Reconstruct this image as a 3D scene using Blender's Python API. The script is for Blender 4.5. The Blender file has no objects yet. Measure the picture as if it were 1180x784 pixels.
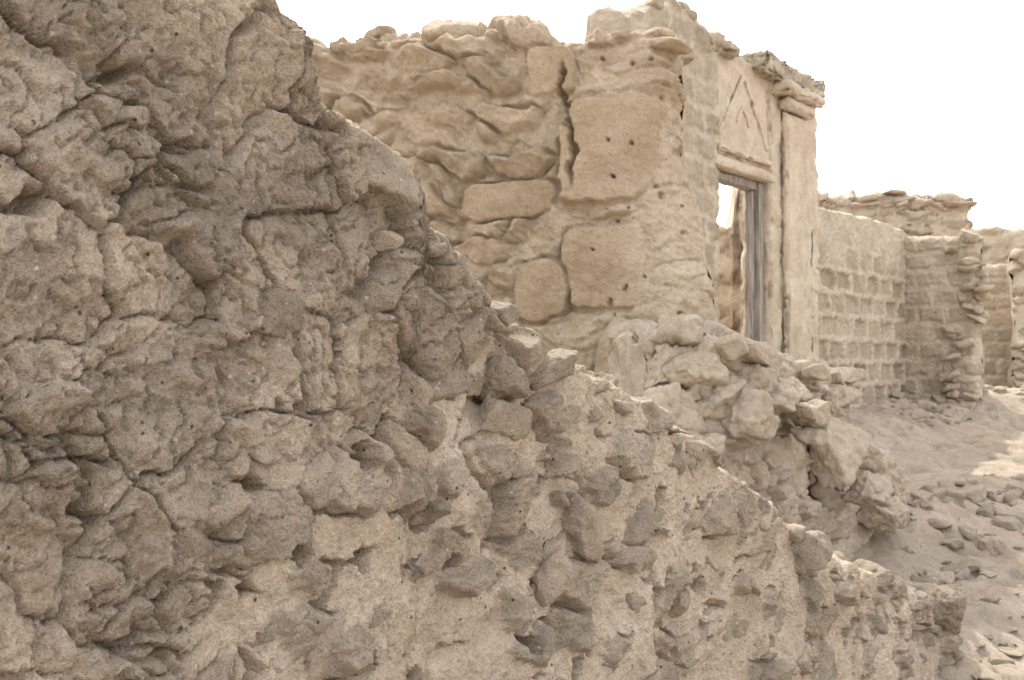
import bpy, bmesh, math, random
import numpy as np
from mathutils import Vector, Euler
F=np.float32
random.seed(4); rng=np.random.default_rng(4)

# ------------------------------------------------------------------ noise
def _mix(h):
    h ^= h>>np.uint32(15); h*=np.uint32(2246822519); h ^= h>>np.uint32(13); h*=np.uint32(3266489917); h ^= h>>np.uint32(16); return h
def hsh(ix,iy,iz,seed):
    h=(ix.astype(np.int64)*374761393+iy.astype(np.int64)*668265263+iz.astype(np.int64)*1274126177+seed*97531).astype(np.uint64)&np.uint64(0xffffffff)
    return _mix(h.astype(np.uint32))
def rnd01(h): return (h>>np.uint32(8)).astype(F)/F(16777216.0)
def perlin(p,seed=0):
    i=np.floor(p).astype(np.int32); f=(p-i).astype(F)
    u=f*f*f*(f*(f*6-15)+10)
    out=np.zeros(len(p),F)
    for a in (0,1):
        wx=u[:,0] if a else 1-u[:,0]
        for b in (0,1):
            wy=u[:,1] if b else 1-u[:,1]
            for c in (0,1):
                wz=u[:,2] if c else 1-u[:,2]
                h=hsh(i[:,0]+a,i[:,1]+b,i[:,2]+c,seed)
                gx=((h&np.uint32(1023)).astype(F)/511.5-1); gy=(((h>>np.uint32(10))&np.uint32(1023)).astype(F)/511.5-1); gz=(((h>>np.uint32(20))&np.uint32(1023)).astype(F)/511.5-1)
                out+=wx*wy*wz*(gx*(f[:,0]-a)+gy*(f[:,1]-b)+gz*(f[:,2]-c))
    return out
def fbm(p,freq,octv=3,seed=0,gain=.5):
    out=np.zeros(len(p),F); a=1.0; q=p.astype(F)*F(freq)
    for o in range(octv):
        out+=a*perlin(q,seed+o*17); q=q*F(2.03)+F(11.3); a*=gain
    return out
def sst(a,b,x):
    t=np.clip((x-a)/(b-a),0,1); return t*t*(3-2*t)
def smax(a,b,k):
    h=np.clip(.5+.5*(a-b)/k,0,1); return b*(1-h)+a*h+k*h*(1-h)
def warp(p,amp,freq,seed):
    w=np.stack([fbm(p,freq,2,seed+k*31) for k in range(3)],1)
    return p+w*F(amp)
def voro(p,size,seed):
    q=(p/np.array(size,F)).astype(F); i=np.floor(q).astype(np.int32)
    n=len(p); F1=np.full(n,9,F); F2=np.full(n,9,F); ID=np.zeros(n,np.uint32); V=np.zeros((n,3),F)
    for a in (-1,0,1):
        for b in (-1,0,1):
            for c in (-1,0,1):
                h=hsh(i[:,0]+a,i[:,1]+b,i[:,2]+c,seed)
                jx=(h&np.uint32(1023)).astype(F)/1023; jy=((h>>np.uint32(10))&np.uint32(1023)).astype(F)/1023; jz=((h>>np.uint32(20))&np.uint32(1023)).astype(F)/1023
                dx=q[:,0]-(i[:,0]+a+.06+.88*jx); dy=q[:,1]-(i[:,1]+b+.06+.88*jy); dz=q[:,2]-(i[:,2]+c+.06+.88*jz)
                d=np.sqrt(dx*dx+dy*dy+dz*dz); m=d<F1
                F2=np.where(m,F1,np.minimum(F2,d)); F1=np.where(m,d,F1); ID=np.where(m,h,ID)
                V[m]=np.stack([dx[m],dy[m],dz[m]],1)
    h2=_mix(ID.copy()+np.uint32(77)); h3=_mix(ID.copy()+np.uint32(1234)); h4=_mix(ID.copy()+np.uint32(9999))
    return F1,F2-F1,rnd01(h2),rnd01(h3),rnd01(h4),V

# ------------------------------------------------------------------ mesh helpers
def make_mesh(name,V,faces,attrs,mat,parent=None,smooth=True):
    me=bpy.data.meshes.new(name); V=np.asarray(V,F); faces=np.asarray(faces,np.int32)
    me.vertices.add(len(V)); me.vertices.foreach_set("co",V.ravel())
    k=faces.shape[1]; me.loops.add(faces.size); me.loops.foreach_set("vertex_index",faces.ravel())
    me.polygons.add(len(faces)); me.polygons.foreach_set("loop_start",np.arange(0,faces.size,k,dtype=np.int32))
    me.polygons.foreach_set("use_smooth",np.full(len(faces),smooth))
    me.update(calc_edges=True)
    for an,av in attrs.items():
        a=me.attributes.new(an,'FLOAT','POINT'); a.data.foreach_set("value",np.asarray(av,F))
    ob=bpy.data.objects.new(name,me); bpy.context.scene.collection.objects.link(ob)
    if mat: me.materials.append(mat)
    if parent: ob.parent=parent
    return ob
def grid_faces(nu,nv):
    i=np.arange(nu-1)[:,None]*nv+np.arange(nv-1)[None,:]
    return np.stack([i,i+nv,i+nv+1,i+1],-1).reshape(-1,4)

D=np.array([.5827,.8127,0]); N=np.array([.8127,-.5827,0])   # street direction, street-side normal
ICO={}
def ico(n):
    if n not in ICO:
        bm=bmesh.new(); bmesh.ops.create_icosphere(bm,subdivisions=n,radius=1)
        v=np.array([x.co[:] for x in bm.verts],F); v/=np.linalg.norm(v,axis=1)[:,None]
        f=np.array([[x.index for x in fc.verts] for fc in bm.faces],np.int32); bm.free(); ICO[n]=(v,f)
    return ICO[n]
def rocks(lst,seed=0,rough=.14):
    Vs=[];Fs=[];S=[];R=[];off=0;Dn=[];Sz=[]
    r=np.random.default_rng(seed)
    for c,hs,rot,det,st,rn in lst:
        d,f=ico(det)
        P=r.normal(size=(12,3)); P/=np.linalg.norm(P,axis=1)[:,None]; o=r.uniform(.55,.98,12)
        P=np.vstack([P,[[1,0,0],[-1,0,0],[0,1,0],[0,-1,0],[0,0,1],[0,0,-1]]]); o=np.append(o,r.uniform(.66,.95,6))
        dp=np.maximum(d@P.T,1e-2); rr=o/dp; k=22.0
        rad=(np.sum(rr**-k,axis=1))**(-1/k)
        v=d*rad[:,None]*1.15*np.array(hs)
        M=np.array(Euler(rot).to_matrix()); dn=d@M.T; v=v@M.T+np.array(c)
        Vs.append(v);Dn.append(dn);Fs.append(f+off);off+=len(v);S.append(np.full(len(v),st));R.append(np.full(len(v),rn));Sz.append(np.full(len(v),min(hs)))
    V=np.concatenate(Vs).astype(F);Dn=np.concatenate(Dn);Sz=np.concatenate(Sz)
    n1=fbm(V,1/.06,2,seed+5)*rough*2.2*Sz+fbm(V,1/.02,4,seed+9,.6)*np.minimum(.011,Sz*.12)
    V=V+Dn*n1[:,None]
    return V.astype(F),np.concatenate(Fs),np.concatenate(S),np.concatenate(R)
def to_world(P,origin,d,n):
    return (np.array(origin)+P[:,0:1]*d+P[:,1:2]*n+P[:,2:3]*np.array([0,0,1])).astype(F)
def quads_to_tris(f): return np.concatenate([f[:,[0,1,2]],f[:,[0,2,3]]])

def ruin_wall(name,origin,d,n,cols,Hf,T,rows,field,mat,rt=.08,r_end=(0,0),rock_list=None,batter=0,z0=-.25,seed=1,rockseed=1,parent=None,trows=None,endflare=None):
    cols=np.asarray(cols,float); s0,s1=cols[0],cols[-1]
    th=np.zeros(len(cols)); S=cols.copy()
    step_end=np.median(np.diff(cols))
    if r_end[0]>0:
        m=max(8,int(r_end[0]*1.6/step_end)); a=np.linspace(-math.pi/2,0,m,endpoint=False)
        S=np.concatenate([s0+r_end[0]*np.sin(a),S]); th=np.concatenate([a,th])
    if r_end[1]>0:
        m=max(8,int(r_end[1]*1.6/step_end)); a=np.linspace(0,math.pi/2,m+1)[1:]
        S=np.concatenate([S,s1+r_end[1]*np.sin(a)]); th=np.concatenate([th,a])
    nu=len(S); H=Hf(S)
    nt=trows or max(20,int(T/(2.4/rows))); nb=24
    v=np.linspace(0,1,rows)
    ph=np.concatenate([np.zeros(rows),np.linspace(0,math.pi,nt+1)[1:],np.full(nb,math.pi)])
    zz=np.concatenate([v,np.ones(nt),np.linspace(1,0,nb+1)[1:]])
    hp=np.concatenate([np.zeros(rows),np.sin(np.linspace(0,math.pi,nt+1)[1:]),np.zeros(nb)])
    te=T*np.cos(th)
    z=z0+(H[:,None]-z0)*zz[None,:]+rt*hp[None,:]
    o=-T/2+te[:,None]/2*np.cos(ph)[None,:]
    o=o+batter*np.cos(th)[:,None]*np.clip(1-(z-z0)/2.5,0,1)*np.cos(ph)[None,:]
    s=np.repeat(S[:,None],z.shape[1],1)
    if endflare: s=s+endflare(s,z)
    P=np.stack([s,o,z],-1).reshape(-1,3).astype(F)
    ND=np.stack([np.sin(th)[:,None]*np.ones_like(ph)[None,:]*np.abs(np.cos(ph))[None,:],np.cos(th)[:,None]*np.cos(ph)[None,:],np.repeat(np.sin(ph)[None,:],nu,0)],-1).reshape(-1,3)
    h,st,rn=field(P)
    V=P+ND*h[:,None]
    W=to_world(V,origin,d,n); fc=quads_to_tris(grid_faces(nu,z.shape[1]))
    A=[st];B=[rn]
    if rock_list:
        rv,rf,rs,rr=rocks(rock_list,rockseed)
        W=np.concatenate([W,to_world(rv,origin,d,n)]); fc=np.concatenate([fc,rf+len(P)]);A.append(rs);B.append(rr)
    return make_mesh(name,W,fc,{"stone":np.concatenate(A),"rnd":np.concatenate(B)},mat,parent)

# ------------------------------------------------------------------ materials
def nn(nt,t,**kw):
    x=nt.nodes.new(t)
    for k,v in kw.items(): setattr(x,k,v)
    return x
def masonry(name,mortar,stA,stB,grit=1.0,shell=True,bump=1.0):
    m=bpy.data.materials.new(name); m.use_nodes=True; nt=m.node_tree; L=nt.links.new
    bs=nt.nodes["Principled BSDF"]; bs.inputs["Roughness"].default_value=.95; bs.inputs["Specular IOR Level"].default_value=.1
    tc=nn(nt,"ShaderNodeTexCoord"); a1=nn(nt,"ShaderNodeAttribute",attribute_name="stone"); a2=nn(nt,"ShaderNodeAttribute",attribute_name="rnd")
    def noise(sc,det=6,ro=.6):
        x=nn(nt,"ShaderNodeTexNoise"); x.inputs["Scale"].default_value=sc; x.inputs["Detail"].default_value=det; x.inputs["Roughness"].default_value=ro; L(tc.outputs["Object"],x.inputs["Vector"]); return x
    def mixc(f,a,b,bt='MIX'):
        x=nn(nt,"ShaderNodeMix",data_type='RGBA',blend_type=bt)
        if hasattr(f,'links'): L(f,x.inputs["Factor"])
        else: x.inputs["Factor"].default_value=f
        for sck,val in ((x.inputs[6],a),(x.inputs[7],b)):
            if hasattr(val,'links'): L(val,sck)
            else: sck.default_value=(*val,1)
        return x.outputs[2]
    def rng_(v,a,b,c=0,d_=1):
        x=nn(nt,"ShaderNodeMapRange"); L(v,x.inputs[0]); x.inputs[1].default_value=a;x.inputs[2].default_value=b;x.inputs[3].default_value=c;x.inputs[4].default_value=d_; return x.outputs[0]
    n1=noise(3.5,3); n2=noise(26,4,.7); n3=noise(170,3,.75)
    st=mixc(a2.outputs["Fac"],stA,stB)
    base=mixc(a1.outputs["Fac"],mortar,st)
    def scale(f,col): return mixc(f,(1,1,1),col)
    m1=scale(rng_(n1.outputs["Fac"],.38,.66),(.84,.81,.775))
    m2=scale(rng_(n2.outputs["Fac"],.40,.70,0,.9),(1.24,1.22,1.18))
    m3=scale(rng_(n3.outputs["Fac"],.36,.50,.75,0),(.66,.64,.62))
    m4=scale(rng_(n3.outputs["Fac"],.58,.70,0,.75),(1.38,1.36,1.33))
    for mm in (m1,m2,m3,m4): base=mixc(1.0,base,mm,'MULTIPLY')
    if shell:
        v=nn(nt,"ShaderNodeTexVoronoi"); v.inputs["Scale"].default_value=46; L(tc.outputs["Object"],v.inputs["Vector"])
        s1=rng_(v.outputs["Distance"],.13,.22,1,0)
        sp=nn(nt,"ShaderNodeSeparateColor"); L(v.outputs["Color"],sp.inputs[0])
        s2=rng_(sp.outputs[0],.78,.84); mu=nn(nt,"ShaderNodeMath",operation='MULTIPLY'); L(s1,mu.inputs[0]);L(s2,mu.inputs[1])
        base=mixc(mu.outputs[0],base,(.70,.66,.60))
        s3=rng_(sp.outputs[1],.84,.9); mu2=nn(nt,"ShaderNodeMath",operation='MULTIPLY'); L(s1,mu2.inputs[0]);L(s3,mu2.inputs[1])
        base=mixc(mu2.outputs[0],base,(.14,.12,.10))
    L(base,bs.inputs["Base Color"])
    def mth(op,a,b):
        x=nn(nt,"ShaderNodeMath",operation=op)
        for i,q in enumerate((a,b)):
            if hasattr(q,'links'): L(q,x.inputs[i])
            else: x.inputs[i].default_value=q
        return x.outputs[0]
    hsum=mth('ADD',mth('MULTIPLY',n2.outputs["Fac"],1.5),mth('MULTIPLY',n3.outputs["Fac"],1.4*grit))
    b=nn(nt,"ShaderNodeBump"); b.inputs["Strength"].default_value=min(1,bump); b.inputs["Distance"].default_value=.013; L(hsum,b.inputs["Height"]); L(b.outputs[0],bs.inputs["Normal"])
    return m
M_front=masonry("mud_masonry",(.76,.64,.52),(.52,.44,.35),(.39,.335,.27))
M_B=masonry("tan_masonry",(.72,.61,.48),(.62,.50,.37),(.51,.41,.30))
M_stub=masonry("pale_masonry",(.74,.645,.535),(.65,.555,.445),(.50,.425,.335))
M_block=masonry("block_masonry",(.70,.62,.51),(.55,.47,.375),(.48,.41,.32),shell=False)
M_far=masonry("far_masonry",(.63,.55,.45),(.56,.48,.38),(.47,.40,.32),shell=False)
M_plaster=masonry("gate_plaster",(.70,.615,.505),(.64,.555,.45),(.55,.475,.38),shell=False,bump=.8)
M_ground=masonry("dusty_ground",(.54,.465,.38),(.46,.395,.32),(.38,.33,.27))
M_rub=masonry("rubble",(.55,.475,.39),(.49,.42,.34),(.36,.31,.255))
def wood():
    m=bpy.data.materials.new("weathered_wood"); m.use_nodes=True; nt=m.node_tree; L=nt.links.new; bs=nt.nodes["Principled BSDF"]; bs.inputs["Roughness"].default_value=.85
    tc=nn(nt,"ShaderNodeTexCoord"); mp=nn(nt,"ShaderNodeMapping"); mp.inputs["Scale"].default_value=(40,40,2.5); L(tc.outputs["Object"],mp.inputs[0])
    n=nn(nt,"ShaderNodeTexNoise"); n.inputs["Scale"].default_value=1.2; n.inputs["Detail"].default_value=6; L(mp.outputs[0],n.inputs["Vector"])
    r=nn(nt,"ShaderNodeValToRGB"); r.color_ramp.elements[0].color=(.15,.13,.11,1); r.color_ramp.elements[0].position=.35; r.color_ramp.elements[1].color=(.34,.305,.265,1); r.color_ramp.elements[1].position=.65
    L(n.outputs["Fac"],r.inputs[0]); L(r.outputs[0],bs.inputs["Base Color"]); b=nn(nt,"ShaderNodeBump"); b.inputs["Distance"].default_value=.01; L(n.outputs["Fac"],b.inputs["Height"]); L(b.outputs[0],bs.inputs["Normal"]); return m
M_wood=wood()

# ------------------------------------------------------------------ FRONT WALL
pS=[.4,2.30,2.44,2.50,2.58,2.62,2.66,2.80,2.88,2.905,2.95,3.08,3.14,3.28,3.34,3.55,3.70,3.91,4.10,4.23,4.55,4.91,5.33,5.80,6.06,6.58,6.95,7.15]
pH=[2.6,2.50,2.38,2.28,2.22,2.13,2.07,2.04,1.99,1.89,1.85,1.79,1.74,1.68,1.63,1.60,1.54,1.49,1.41,1.37,1.20,1.03,.86,.73,.68,.50,.35,.12]
def H_front(s):
    q=np.stack([s,s*0,s*0],1).astype(F)
    return np.interp(s,pS,pH)+fbm(q,9,3,3)*.035-.03
def field_front(p):
    w0=fbm(p,2.2,2,101)
    s,z=p[:,0],p[:,2]
    sb=np.clip(2.42+(z-1.3)*1.9,2.35,3.35)+w0*.35
    wL=sst(.16,-.16,s-sb)
    q=warp(p,.06,5,11); q=warp(q,.022,22,15)
    F1,e,r1,r2,r3,V=voro(q,(.20,.4,.18),5)
    t=.036*(V[:,0]*(r2-.5)*2+V[:,2]*(r3-.5)*2)
    crack=1-sst(0,.045,e)
    gate=sst(-.02,.25,fbm(p,4,2,77)+.05)
    hL=.02+.024*r1*sst(0,.08,e)+t-.045*crack*gate
    F1b,eb,q1,q2,q3,Vb=voro(warp(p,.03,14,19),(.095,.2,.05),8)
    g2=sst(.0,.28,fbm(p,3.0,2,155))
    hL+=g2*(.034*(q1-.3)*sst(0,.18,eb)+.034*(Vb[:,0]*(q2-.5)+Vb[:,2]*(q3-.3))-.016*(1-sst(0,.12,eb)))
    hL+=.022*fbm(p,7,2,171)
    hL+=.005*np.sin((z+.35*s+.03*fbm(p,9,2,88))*130)*sst(.14,.3,fbm(p,3.5,2,178))
    F1c,ec,c1,c2,c3,Vc=voro(warp(q,.02,11,3),(.17,.3,.11),21)
    stn=-.042+.110*c1*sst(.0,.30,ec)**.7+.06*(Vc[:,0]*(c2-.5)+Vc[:,2]*(c3-.3))
    mor=.012+.034*fbm(p,4.5,2,31)+.014*fbm(p,15,3,37)
    hR=smax(stn,mor,.012)
    ms=sst(-.003,.008,stn-mor)
    gap=sst(.13,.03,ec)*sst(.40,.55,c1)*sst(.0,.15,fbm(p,7,1,91)+.04)
    hR-=.045*gap
    h=hL*wL+hR*(1-wL)
    dust=sst(-.1,.3,fbm(p,6,3,140))
    stone=np.clip(wL*np.clip(.66+1.5*fbm(p,3.0,3,44)+.5*(r1-.5),0,1)+(1-wL)*ms*(.70+.3*dust),0,1)
    rn=np.clip(np.where(wL>.5,.42+.5*(r2-.5)+.8*fbm(p,4,2,9),c2),0,1)
    hr=np.random.default_rng(12)
    for k in range(95):
        hs=2.45+4.1*hr.uniform()**1.2; Ht=np.interp(hs,pS,pH); hz=hr.uniform(.35,max(.4,min(Ht-.12,1.6))); a=hr.uniform(.014,.036); b=a*hr.uniform(.35,.75); an=hr.uniform(-1.0,.6)
        m=(np.abs(s-hs)<.12)&(np.abs(z-hz)<.12)&(p[:,1]>-.1)
        if not m.any(): continue
        ds=s[m]-hs; dz=z[m]-hz; x=ds*math.cos(an)+dz*math.sin(an); y=-ds*math.sin(an)+dz*math.cos(an)
        rr=np.abs(x/a)+np.abs(y/b)*.8+fbm(p[m],28,3,5)*1.3
        h[m]-=.10*sst(1.3,.6,rr)
    h+=.03*w0+.014*fbm(p,20,4,61,.62)*(.6+.4*wL)+.005*fbm(p,85,3,67,.65)
    rd=np.abs(fbm(p,16,3,70)); h-=.010*sst(.10,0,rd)*(.4+.6*wL)
    return h.astype(F),stone,rn
cols=[.5]
while cols[-1]<7.0:
    x=cols[-1]; cols.append(x+(.012 if x<1.8 else .0036+.0011*(x-1.8)))
rl=[]; r=np.random.default_rng(31)
def addrock(L,c,hs,rot=None,det=4,st=1.0,rn=None):
    if rot is None: rot=(r.uniform(-.3,.3),r.uniform(-.45,.45),r.uniform(-.3,.3))
    L.append((c,hs,rot,det,st,r.uniform(0,1) if rn is None else rn))
s=2.35
while s<7.0:
    Ht=np.interp(s,pS,pH); z=.08+r.uniform(0,.08)
    while z<Ht-.05:
        sbd=np.clip(2.42+(z-1.3)*1.9,2.35,3.35)
        prob=.54 if s>sbd else .10
        if r.uniform()<prob:
            a=r.uniform(.030,.05) if r.uniform()<.35 else r.uniform(.05,.092)
            addrock(rl,(s+r.uniform(-.06,.06),r.uniform(-.020,.022),z+r.uniform(-.04,.04)),(a,r.uniform(.036,.06),a*r.uniform(.45,.85)),det=5 if s<4.6 else 4,st=r.uniform(.6,1))
        z+=r.uniform(.085,.145)
    s+=r.uniform(.11,.18)
s=2.56
while s<7.05:
    Ht=np.interp(s,pS,pH); a=r.uniform(.045,.085)
    if s<2.9: a*=.75
    for o in (-.03,-.2,-.36):
        if r.uniform()<.70:
            addrock(rl,(s+r.uniform(-.03,.03),o+r.uniform(-.04,.02),Ht-.05+r.uniform(-.03,.01)),(a,r.uniform(.05,.09),a*r.uniform(.40,.7)),det=5 if s<4.6 else 4,st=r.uniform(.1,.9))
    s+=r.uniform(.09,.15)
for c,hs in (((3.42,.02,1.575),(.10,.07,.045)),((3.21,.02,1.56),(.065,.07,.055)),((3.19,.02,1.705),(.065,.06,.03)),((2.79,.015,1.97),(.085,.06,.065)),((2.52,.02,1.69),(.07,.045,.045)),((3.06,.02,1.63),(.055,.06,.075)),((5.0,.04,.93),(.09,.08,.07)),((6.75,.06,.42),(.12,.1,.1)),((2.70,.0,1.99),(.06,.06,.045)),((2.62,.02,1.38),(.07,.05,.05)),((2.35,.01,1.28),(.06,.04,.05))):
    addrock(rl,c,hs,det=5)
front=ruin_wall("ruined_rubble_wall",(-1.917,0,0),D,N,cols,H_front,.48,560,field_front,M_front,rt=.03,r_end=(.0,.12),rock_list=rl,batter=.05,rockseed=3,trows=110)

# ------------------------------------------------------------------ WALL B (tall house wall)
dB=np.array([-.9506,.3104,0]); nB=np.array([-.3104,-.9506,0]); oB=(.961,7.0,0)
def H_B(s):
    q=np.stack([s,s*0,s*0],1).astype(F)
    return np.interp(s,[-.3,0,.25,.7,1.0,1.6,2.3,2.8,4.6],[3.45,3.60,3.60,3.58,3.66,3.70,3.68,3.72,3.6])+.04*fbm(q,5,3,8)
bigs=[(.37,2.92,.31,.34,.05),(.38,2.18,.28,.26,.03),(.28,1.60,.17,.26,-.2),(.74,3.43,.15,.15,0),(.80,2.04,.18,.19,.1),(1.02,2.62,.30,.12,.10)]
def field_B(p):
    s,z=p[:,0],p[:,2]
    q=warp(p,.10,2.4,211); q=warp(q,.035,11,215)
    q[:,2]+=.10*np.sin(q[:,0]*2.2)+.03*np.sin(q[:,0]*5+q[:,2]*3)
    F1,e,r1,r2,r3,V=voro(q,(.42,.6,.16),25)
    left=sst(.66,.85,s)
    dome=sst(0,.26,e)**.65
    h=(.04+.095*r1)*dome*(.4+.6*left)+.11*V[:,2]*(.2+r2)*left+.05*V[:,0]*(r3-.5)
    h-=.06*(1-sst(0,.09,e))*sst(-.08,.12,fbm(p,2.5,2,8)+.03)*(.3+.7*left)
    F1b,eb,b1,b2,b3,Vb=voro(warp(q,.03,9,222),(.20,.4,.085),27)
    h+=(.035*(b1-.3)*sst(0,.30,eb)+.03*Vb[:,2]*b2)*sst(-.02,.2,fbm(p,1.8,2,260))*left
    mor=.010+.05*fbm(p,2.6,3,263)
    st0=sst(-.01,.03,h-mor); h=smax(h,mor,.012)
    stone=st0*(.35+.6*r3)
    rn=r2.copy()
    inb=np.zeros(len(p),F)
    for k,(a,b,hw,hh,an) in enumerate(bigs):
        ds=-(s-a); dz=z-b
        dsw=ds+.05*fbm(p,4,2,330+k); dzw=dz+.05*fbm(p,4,2,350+k)
        x=dsw*math.cos(an)+dzw*math.sin(an); y=-dsw*math.sin(an)+dzw*math.cos(an)
        m=(np.abs(ds)<hw*1.7)&(np.abs(dz)<hh*1.7)&(p[:,1]>-.25)
        xx=np.abs(x+.18*y*((k*13%5)/2.5-1))/hw; yy=np.abs(y)/hh
        rr=(xx**4+yy**4)**(1/4)+fbm(p,12,3,300+k)*.06
        ins=sst(1.02,.95,rr)*m; ring=sst(1.14,1.05,rr)*m
        bulge=.085+.02*np.clip(1-rr,0,1)+.05*x/hw*((k*7%5)/2.5-1)+.03*y/hh
        gg=.3+.7*sst(-.1,.2,fbm(p,4,2,400+k))
        h=h*(1-ring*gg)+ring*gg*(-.015)
        h=h*(1-ins)+ins*bulge; inb=np.maximum(inb,ins)
        stone=stone*(1-ring)+ins*.95; rn=np.where(ins>.5,.15+.5*((k*37)%10)/10,rn)
    cr=np.abs(s-.62-.04*np.sin(z*6)-.07*fbm(p,8,3,9)); mk=sst(2.62,2.85,z)*sst(3.5,3.4,z)*(p[:,1]>-.3)
    h-=.11*sst(.026,.004,cr)*mk
    mm=sst(.40,.1,s+.25*fbm(p,3,2,6))*sst(2.85,2.5,z)
    h=h*(1-.6*mm)+.05*mm; stone*=1-.9*mm
    hr=np.random.default_rng(5)
    for k in range(34):
        a=hr.uniform(-.2,.45); b=hr.uniform(1.5,2.7) if k<22 else hr.uniform(2.6,3.5); rad=hr.uniform(.006,.016)
        rr=np.sqrt((s-a)**2+(z-b)**2)/rad+fbm(p,40,1,7)*.6; h-=.04*sst(1.3,.6,rr)*(p[:,1]>-.3)
    h+=(.05*fbm(p,2,3,221)+.024*fbm(p,12,4,231,.62))*(1-.6*inb)+.005*fbm(p,60,2,240)
    return h.astype(F),np.clip(stone,0,1),np.clip(rn,0,1)
rl=[]
for k in range(64):
    s=r.uniform(-.05,4.2); a=r.uniform(.06,.16); addrock(rl,(s,-r.uniform(.02,.5),float(H_B(np.array([s]))[0])+.02+r.uniform(-.07,.02)),(a,a*.8,a*r.uniform(.3,.42)),(r.uniform(-.2,.2),r.uniform(-.15,.15),r.uniform(-3,3)),det=4,st=r.uniform(.3,.9))
addrock(rl,(2.05,-.2,3.84),(.14,.1,.045),(0,.25,0),det=4,st=.6)
def flareB(s,z): 
    return -.20*np.clip((2.75-z)/1.2,0,1)**.8*np.clip((.45-s)/.45,0,1)
B=ruin_wall("tall_stone_house_wall",oB,dB,nB,np.arange(.18,4.6,.0085),H_B,.62,420,field_B,M_B,rt=.06,r_end=(.2,.1),rock_list=rl,z0=.0,rockseed=8,endflare=flareB,trows=60)

# ------------------------------------------------------------------ STUB (collapsed low wall)
def H_S(s):
    return np.interp(s,[6.5,7.2,7.6,8.1,8.7,9.0,9.15,9.35,9.9,10.05,10.4],[1.68,1.70,1.62,1.55,1.46,1.48,1.10,1.00,.90,.5,.1])+.06*fbm(np.stack([s,s*0,s*0],1).astype(F),6,3,14)
def field_rub(size,seed,amp=.10,mlev=.03,fine=1.0,low=.04):
    def f(p):
        q=warp(p,.07,3.2,seed); q=warp(q,.03,13,seed+3)
        F1,e,r1,r2,r3,V=voro(q,size,seed+6)
        stn=amp*r1*sst(0,.24,e)**.7+amp*.8*(V[:,0]*(r2-.5)+V[:,2]*(r3-.5))
        mor=mlev+.03*fbm(p,5,3,seed+9)
        h=smax(stn,mor,.012); ms=sst(-.01,.02,stn-mor)
        h-=amp*.45*sst(.12,.02,e)*sst(.5,.6,r1)*sst(0,.15,fbm(p,5,1,seed+12)+.05)
        h+=low*fbm(p,2,3,seed+15)+.022*fine*fbm(p,13,4,seed+20,.64)
        return h.astype(F),ms,r2
    return f
rl=[]
oS=(-3.2,0,0)
ex=[((8.05,.10,1.42),(.18,.12,.09),(0,.1,.1),.1),((8.75,.10,1.38),(.24,.13,.10),(0,-.15,.2),.0),((8.9,.12,1.50),(.17,.11,.05),(0,.1,.3),.0),
((8.5,.22,1.08),(.25,.10,.18),(.2,-.75,.1),.05),((8.0,.24,1.30),(.12,.10,.07),(.1,.05,.2),.55),((7.98,.25,1.17),(.11,.1,.055),(0,.1,0),.6),
((9.45,.1,.86),(.16,.18,.2),(.2,.3,.4),.0),((9.8,.12,.72),(.12,.14,.17),(.1,-.3,.2),.1),((7.5,.1,1.48),(.14,.12,.11),(0,.2,0),.2),((7.55,.10,1.62),(.17,.12,.05),(0,.15,0),.3),
((8.3,.18,1.52),(.10,.09,.05),(0,0,.3),.2),((9.1,.16,1.0),(.13,.11,.09),(.3,.2,.5),.1),((7.35,.15,1.3),(.17,.14,.13),(0,.2,.1),.2),((9.3,.25,.6),(.18,.14,.14),(.1,.1,.1),.1),((8.8,.3,.8),(.14,.12,.1),(.1,.3,.1),.4),
((7.15,-.05,1.55),(.17,.15,.10),(.1,.1,.3),.1),((7.0,-.1,1.34),(.18,.16,.13),(.1,-.1,.2),.2),((7.25,.08,1.42),(.13,.12,.08),(.1,-.2,.3),.3),((7.7,.14,1.40),(.15,.12,.10),(.1,.2,.2),.1),((7.05,.02,1.12),(.17,.15,.12),(0,.1,.3),.2)]
for c,hs,ro,rn in ex: addrock(rl,c,hs,ro,5,st=.6,rn=rn)
for k in range(110):
    s=r.uniform(7.3,10.2); a=r.uniform(.03,.12); addrock(rl,(s,r.uniform(-.5,.12),float(H_S(np.array([s]))[0])+r.uniform(-.04,.02)),(a,a*.8,a*r.uniform(.35,.7)),det=4,st=r.uniform(.0,.9))
for k in range(90):
    s=r.uniform(7.3,10.2); a=r.uniform(.04,.12); Hs=float(H_S(np.array([s]))[0]); addrock(rl,(s,r.uniform(.0,.08),r.uniform(.2,1)*Hs),(a,a*.7,a*r.uniform(.4,.8)),det=4,st=r.uniform(.1,1))
def fS(p):
    h,st,rn=field_rub((.20,.3,.13),400,.10,.04,1.5)(p)
    rr=np.sqrt(((p[:,0]-8.55)/.20)**2+((p[:,2]-.86)/.12)**2)
    h=h-.30*sst(1.3,.6,rr)*(p[:,1]>-.2)
    return h.astype(F),st*.8,rn
ruin_wall("collapsed_wall_stub",oS,D,N,np.arange(7.35,10.15,.010),H_S,.5,200,fS,M_stub,rt=.05,r_end=(.30,.2),rock_list=rl,batter=.12,rockseed=12,trows=50)

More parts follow.
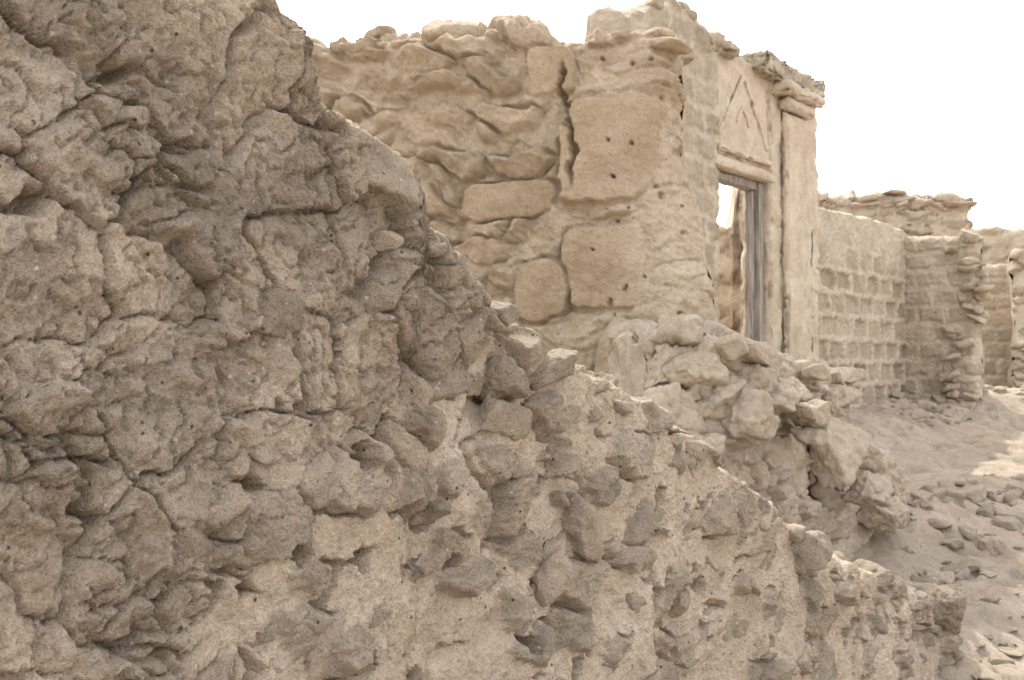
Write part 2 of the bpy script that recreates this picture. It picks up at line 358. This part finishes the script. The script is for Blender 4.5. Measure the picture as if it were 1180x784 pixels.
# ------------------------------------------------------------------ DOOR WALL / BLOCK WALL
oD=(-5.5,0,0)
def field_blocks(bl,bh,depth,seed,topz=9,rec=True):
    def f(p):
        q=warp(p,.04,4,seed); q=warp(q,.012,18,seed+40); s,z=q[:,0],q[:,2]
        row=np.floor(z/bh); off=(row%2)*.5*bl+.12*bl*rnd01(hsh(row.astype(np.int32),(row*0).astype(np.int32),(row*0).astype(np.int32),seed+3))
        bs_=(s+off)/bl; col=np.floor(bs_); fx=np.abs(bs_-col-.5)*2; fz=np.abs(z/bh-row-.5)*2
        hh=hsh(col.astype(np.int32),row.astype(np.int32),(row*0).astype(np.int32),seed); r1=rnd01(hh); r2=rnd01(_mix(hh.copy()))
        ed=np.maximum((fx-(1-.12/bl))/(.08/bl),(fz-(1-.10/bh))/(.06/bh))
        ins=sst(1,0,ed+fbm(p,9,3,seed+2)*1.3)
        fade=sst(topz,topz-.35,p[:,2]+.5*fbm(p,1.5,2,seed+60))
        h=-depth*ins*(.15+.85*r1)*(1 if rec else -.6)*fade
        h=h+.025*fbm(p,3,3,seed+5)+.018*fbm(p,16,4,seed+8,.65)
        return h.astype(F),ins*fade*(.5+.5*r2),r2
    return f
def Hblk(s): return np.interp(s,[14.9,15.2,16.5,17.3,18.2,18.6],[3.22,3.24,3.27,3.30,3.25,3.2])+.03*fbm(np.stack([s,s*0,s*0],1).astype(F),3,3,44)
ruin_wall("block_wall",oD,D,N,np.arange(14.95,18.35,.014),Hblk,.35,230,field_blocks(.50,.262,.055,500,topz=3.0),M_block,rt=.04,r_end=(0,0),z0=.2,trows=24)
gate=bpy.data.objects.new("ornamental_stone_gateway",None); bpy.context.scene.collection.objects.link(gate)
def H_dl(s): return np.interp(s,[11.0,11.5,11.8,12.2,12.5,12.67],[4.3,4.50,4.62,4.60,4.50,4.42])+.05*fbm(np.stack([s,s*0,s*0],1).astype(F),6,3,48)
rl=[]
for k in range(22):
    s=r.uniform(11.2,12.5); a=r.uniform(.05,.10); addrock(rl,(s,-r.uniform(.02,.3),float(H_dl(np.array([s]))[0])+r.uniform(-.05,.03)),(a,a*.8,a*.5),det=4,st=.6)
ruin_wall("left_jamb_wall",oD,D,N,np.arange(10.9,12.62,.012),H_dl,.30,240,field_blocks(.42,.24,.04,520,rec=False),M_block,rt=.04,r_end=(.05,.05),z0=.2,rock_list=rl,parent=gate,trows=24)
def rbox(name,s0,s1,o0,o1,z0,z1,mat,parent,res=.03,amp=.010,bev=.012,orig=oD,d=D,n=N,cut=None,rn=.3,st=.3,seed=0,nick=.03):
    V=[];Fc=[];off=0
    dims=[(s0,s1),(o0,o1),(z0,z1)]
    lin=[np.linspace(a,b,max(3,int((b-a)/res)+1)) for a,b in dims]
    for ax in range(3):
        u,v=[k for k in range(3) if k!=ax]
        for side in (0,1):
            A,Bq=np.meshgrid(lin[u],lin[v],indexing='ij'); P=np.zeros(A.shape+(3,)); P[...,u]=A;P[...,v]=Bq;P[...,ax]=dims[ax][side]
            V.append(P.reshape(-1,3)); g=grid_faces(A.shape[0],A.shape[1])+off
            if (side==0)!=(ax==1): g=g[:,::-1]
            Fc.append(g); off+=A.size
    V=np.concatenate(V); Fc=np.concatenate(Fc)
    lo=np.array([a for a,b in dims]);hi=np.array([b for a,b in dims])
    on=(np.abs(V-lo)<1e-6)|(np.abs(V-hi)<1e-6); cnt=on.sum(1); c=(lo+hi)/2
    wn=np.clip(fbm(V.astype(F),5,3,seed+4),-.4,1)
    V=np.where(on&(cnt[:,None]>=2),V+np.sign(c-V)*(bev*(1+1.5*wn)+nick*np.clip(wn-.12,0,1)*2)[:,None],V)
    Vf=V.astype(F)
    V=V+np.stack([fbm(Vf,9,4,seed+k*5,.6) for k in range(3)],1)*amp+np.stack([fbm(Vf,1.5,1,seed+k*5+50) for k in range(3)],1)*amp
    if cut: V=cut(V)
    W=to_world(V,orig,d,n)
    return make_mesh(name,W,Fc,{"stone":np.clip(st+fbm(Vf,2.5,3,seed+70)*1.2,0,1),"rnd":np.full(len(V),rn)},mat,parent)
def topcut(V):
    V=V.copy()
    line=4.48+.06*fbm(np.stack([V[:,0],V[:,0]*0,V[:,0]*0],1).astype(F),5,2,4)
    V[:,2]=np.where(V[:,2]>4.3,4.3+(V[:,2]-4.3)*(line-4.3)/.2,V[:,2]); return V
rbox("tympanum",12.62,13.86,-.28,-.03,3.47,4.50,M_plaster,gate,seed=1,cut=topcut,amp=.022)
rbox("stone_lintel",12.55,13.95,-.26,.02,3.36,3.47,M_plaster,gate,seed=2)
rbox("right_pier",13.84,15.16,-.32,.0,.3,4.42,M_plaster,gate,seed=3,amp=.034,bev=.025)
rbox("pilaster",14.08,14.62,.003,.08,.3,4.10,M_plaster,gate,seed=4,amp=.022,bev=.02)
rbox("pilaster_capital",14.0,14.72,.0,.14,4.11,4.24,M_plaster,gate,seed=5,amp=.016,bev=.02)
rbox("cornice",13.88,14.85,-.05,.20,4.25,4.38,M_plaster,gate,seed=6,amp=.03,bev=.025,nick=.06)
rbox("cornice_top",13.5,15.05,-.3,.12,4.39,4.58,M_block,gate,seed=7,amp=.07,bev=.05,nick=.1)
rbox("left_cornice_block",12.45,12.95,-.28,.07,4.38,4.52,M_block,gate,seed=17,amp=.05,bev=.03,nick=.08)
def moulding(name,a,b,w,o0,o1,seed):
    (sa,za),(sb_,zb)=a,b; L_=math.hypot(sb_-sa,zb-za); an=math.atan2(zb-za,sb_-sa)
    def cut(V):
        V=V.copy(); x=V[:,0].copy(); z=V[:,2].copy(); V[:,0]=sa+x*math.cos(an)-z*math.sin(an); V[:,2]=za+x*math.sin(an)+z*math.cos(an); return V
    rbox(name,0,L_,o0,o1,-w/2,w/2,M_plaster,gate,seed=seed,amp=.014,bev=.008,cut=cut,st=.1,res=.02,nick=.04)
moulding("raking_moulding_a",(12.70,3.66),(13.26,4.30),.06,-.05,-.006,21)
moulding("raking_moulding_b",(13.27,4.30),(13.82,3.66),.06,-.05,-.008,22)
moulding("base_moulding",(12.66,3.54),(13.86,3.54),.06,-.05,.02,23)
moulding("inner_moulding_a",(13.10,3.84),(13.24,4.00),.05,-.05,-.010,24)
moulding("inner_moulding_b",(13.25,4.00),(13.40,3.84),.05,-.05,-.011,25)
rbox("door_post",13.70,13.81,-.22,-.06,.4,3.35,M_wood,gate,seed=31,amp=.004,bev=.005,nick=.01)
rbox("door_head",12.66,13.70,-.22,-.08,3.27,3.355,M_wood,gate,seed=32,amp=.004,bev=.005,nick=.01)
rbox("door_stop",13.63,13.697,-.17,-.11,.4,3.26,M_wood,gate,seed=33,amp=.003,bev=.004,nick=.01)

def Hc(vals,sd=1,amp=.06,fr=4):
    xs=[a for a,b in vals]; ys=[b for a,b in vals]
    return lambda s: np.interp(s,xs,ys)+amp*fbm(np.stack([s,s*0,s*0],1).astype(F),fr,3,sd)
X1=np.array([1.0,0,0]); Nf=np.array([0,-1.0,0])
ruin_wall("inner_courtyard_wall",(0,15.2,0),X1,Nf,np.arange(.5,4.0,.02),Hc([(0,3.1),(2.7,3.28),(2.94,3.36),(3.04,4.0),(4,4.0)],5,.04),.4,120,field_rub((.35,.4,.2),600),M_B,z0=0,r_end=(.05,.05),trows=12,rt=.03)
P18=np.array([-5.5,0,0])+D*18.25
dC=np.array([.8127,-.5827,0]); nC=np.array([-.5827,-.8127,0])
rl=[]
for k in range(60):
    z=.8+k*.04; addrock(rl,(.72+.14*math.sin(z*3.1)+r.uniform(-.16,.14),r.uniform(-.2,.1),z),(r.uniform(.06,.15),r.uniform(.07,.13),r.uniform(.035,.075)),det=4,st=r.uniform(.3,1))
for k in range(10): addrock(rl,(r.uniform(0,.9),-.15,3.12),(r.uniform(.08,.15),.12,.04),det=4,st=.7)
ruin_wall("cross_wall_pier",P18,dC,nC,np.arange(-.1,.78,.012),Hc([(0,3.12),(.5,3.12),(.9,3.05)],15,.03),.35,220,field_blocks(.36,.23,.05,530,rec=False),M_block,z0=.3,r_end=(0,.12),rock_list=rl,rockseed=15,trows=24)
rl=[]
for k in range(110):
    x=r.uniform(4.6,8.2); addrock(rl,(x,-r.uniform(0,.5),4.48+r.uniform(-.12,.06)),(r.uniform(.08,.24),.2,r.uniform(.04,.09)),det=3,st=r.uniform(.3,.9))
addrock(rl,(8.05,.05,4.40),(.3,.2,.05),(0,0,0),4,.8,.7); addrock(rl,(6.9,0,4.62),(.24,.2,.04),(0,.05,0),4,.8,.7)
ruin_wall("far_house_wall",(0,20.5,0),X1,Nf,np.arange(4.3,8.15,.025),Hc([(3.5,4.4),(5.4,4.45),(6,4.5),(7.4,4.5),(8.1,4.45)],25,.08),.6,180,field_rub((.45,.5,.16),620,.14),M_far,z0=0,r_end=(.1,.15),rock_list=rl,trows=14)
ruin_wall("far_boundary_wall",(0,25.5,0),X1,Nf,np.arange(6,24,.06),Hc([(6,4.5),(10,4.5),(11.5,4.45),(24,4.3)],26,.12,2),.5,90,field_rub((.5,.5,.22),630,.12),M_far,z0=0,r_end=(.1,.15),trows=10)
ruin_wall("far_block_wall",(0,19.2,0),X1,Nf,np.arange(7.6,8.46,.02),Hc([(7,3.15),(8,3.12),(9,3.2)],27,.03),.3,140,field_blocks(.42,.27,.06,640,rec=False),M_block,z0=.3,trows=10)
ruin_wall("street_end_wall",(0,18.2,0),X1,Nf,np.arange(8.25,11.5,.025),Hc([(8,3.2),(9,3.3),(11,3.0)],28,.06),.4,130,field_rub((.35,.4,.2),650,.12),M_far,z0=.3,r_end=(.1,.1),trows=10)

# ------------------------------------------------------------------ GROUND
def gz(x,y,detail=True):
    z=.78*sst(4.6,13.5,y)
    q=(x-.717*y+5.5)*.8127
    z=z+.30*np.exp(-(np.abs(q)/.9)**2)*sst(9.5,12,y)*sst(24,18,y)
    q2=(x-.717*y+3.2)*.8127
    z=z+.28*np.exp(-((q2-.1)/.6)**2)*sst(6.5,8,y)*sst(10.5,9,y)
    z=z+.35*np.exp(-(((x-8.0)/.9)**2+((y-16.6)/1.0)**2))+.30*np.exp(-(((x-6.3)/.7)**2+((y-14.6)/.7)**2))
    q3=(x-.717*y+1.917)*.8127
    z=z+.10*np.exp(-(q3/.35)**2)*sst(10,7,y)
    if detail:
        p=np.stack([x,y,x*0],1).astype(F); near=sst(40,20,np.hypot(x,y))
        z=z+(.11*fbm(p,.7,3,700)+.06*fbm(p,3.0,3,705)+.030*fbm(p,11,4,710,.62))*near+1.2*fbm(p,.012,3,720)*sst(40,120,np.hypot(x,y))
        F1,e,r1,r2,r3,V=voro(np.stack([x,y,x*0],1).astype(F),(.28,.28,9),9)
        z=z-.04*sst(.45,.1,np.sqrt(V[:,0]**2+V[:,1]**2))*near*(r1>.4)
    return z
def axis(lo,hi,step,far_lo,far_hi):
    a=np.arange(lo,hi,step); out=list(a)
    x=hi; st=step*2
    while x<far_hi: out.append(x); x+=st; st*=1.25
    out.append(far_hi)
    x=lo-step; st=step*2; pre=[]
    while x>far_lo: pre.append(x); x-=st; st*=1.25
    pre.append(far_lo)
    return np.array(pre[::-1]+out)
ax=axis(1.5,10,.025,-700,700); ay=axis(4,18,.028,-700,900)
X,Y=np.meshgrid(ax,ay,indexing='ij'); Z=gz(X.ravel(),Y.ravel())
G=np.stack([X.ravel(),Y.ravel(),Z],1); gf=grid_faces(len(ax),len(ay))
stn=sst(-.1,.35,fbm(G.astype(F),1.2,3,90))
make_mesh("ground",G,gf,{"stone":stn*.8,"rnd":stn*0+.3},M_ground)
rl=[]
def scat(n,xr,yr,ar,det,cond=None,pw=2.5,flat=(.3,.6)):
    k=0
    xs=[];ys=[]
    while k<n:
        x=r.uniform(*xr); y=r.uniform(*yr)
        if cond and not cond(x,y): continue
        xs.append(x);ys.append(y);k+=1
    zs=gz(np.array(xs),np.array(ys))
    for x,y,z in zip(xs,ys,zs):
        a=ar[0]+(ar[1]-ar[0])*r.uniform()**pw
        addrock(rl,(x,y,z+a*.05),(a,a*r.uniform(.5,.95),a*r.uniform(*flat)),(r.uniform(-.35,.35),r.uniform(-.35,.35),r.uniform(0,6)),det,st=r.uniform(.0,1))
pf=lambda x,y:(x-.717*y+1.917)*.8127
scat(3200,(2,8.5),(4.5,16),(.006,.028),3,cond=lambda x,y:pf(x,y)>.05,pw=4)
scat(80,(2.0,4.6),(4.6,9),(.03,.10),4,cond=lambda x,y:.05<pf(x,y)<.6,flat=(.25,.6),pw=3)
scat(80,(2.0,4.6),(4.4,6.6),(.03,.12),4,cond=lambda x,y:.2<pf(x,y)<1.5,flat=(.2,.5),pw=2)
scat(110,(2.5,5.5),(6.5,10),(.03,.14),4,cond=lambda x,y:-.9<pf(x,y)<.0,flat=(.35,.7))
scat(160,(4.5,9.5),(10.5,17.5),(.03,.15),4,cond=lambda x,y:-.1<(x-.717*y+5.5)*.8127<1.0,flat=(.4,.7))
scat(60,(7,11),(14.5,18),(.05,.20),4,flat=(.4,.7))
rv,rf,rs,rr=rocks(rl,55)
make_mesh("rubble_stones",rv,rf,{"stone":rs,"rnd":rr},M_rub)

# ------------------------------------------------------------------ LIGHT
el=math.radians(51); hx,hy=-.371,.928
S=Vector((hx*math.cos(el),hy*math.cos(el),math.sin(el)))
ld=bpy.data.lights.new("sun","SUN"); ld.energy=5.0; ld.angle=math.radians(.5); ld.color=(1,.94,.85)
lo=bpy.data.objects.new("sun",ld); lo.rotation_euler=S.to_track_quat('Z','Y').to_euler(); bpy.context.scene.collection.objects.link(lo)
w=bpy.data.worlds.new("World"); bpy.context.scene.world=w; w.use_nodes=True; nt=w.node_tree
bg=nt.nodes["Background"]; sky=nt.nodes.new("ShaderNodeTexSky"); sky.sky_type='NISHITA'; sky.sun_disc=False; sky.sun_elevation=el; sky.sun_rotation=math.atan2(hx,hy); sky.dust_density=6; sky.air_density=1.0; sky.ozone_density=1
mx=nt.nodes.new("ShaderNodeMix"); mx.data_type='RGBA'; mx.blend_type='ADD'; mx.inputs["Factor"].default_value=1; mx.inputs[7].default_value=(10.4,10.0,9.5,1)
nt.links.new(sky.outputs[0],mx.inputs[6]); nt.links.new(mx.outputs[2],bg.inputs["Color"]); bg.inputs["Strength"].default_value=.15

# ------------------------------------------------------------------ CAMERA
cd=bpy.data.cameras.new("camera"); cam=bpy.data.objects.new("camera",cd); bpy.context.scene.collection.objects.link(cam)
cam.location=(0,0,1.6); cam.rotation_euler=(math.radians(91.0),0,0); cd.lens=40; cd.sensor_width=36; cd.clip_end=3000; cd.clip_start=.05
cd.dof.use_dof=True; cd.dof.focus_distance=2.9; cd.dof.aperture_fstop=13
sc=bpy.context.scene; sc.camera=cam
sc.view_settings.view_transform='Standard'; sc.view_settings.look='None'; sc.view_settings.exposure=0
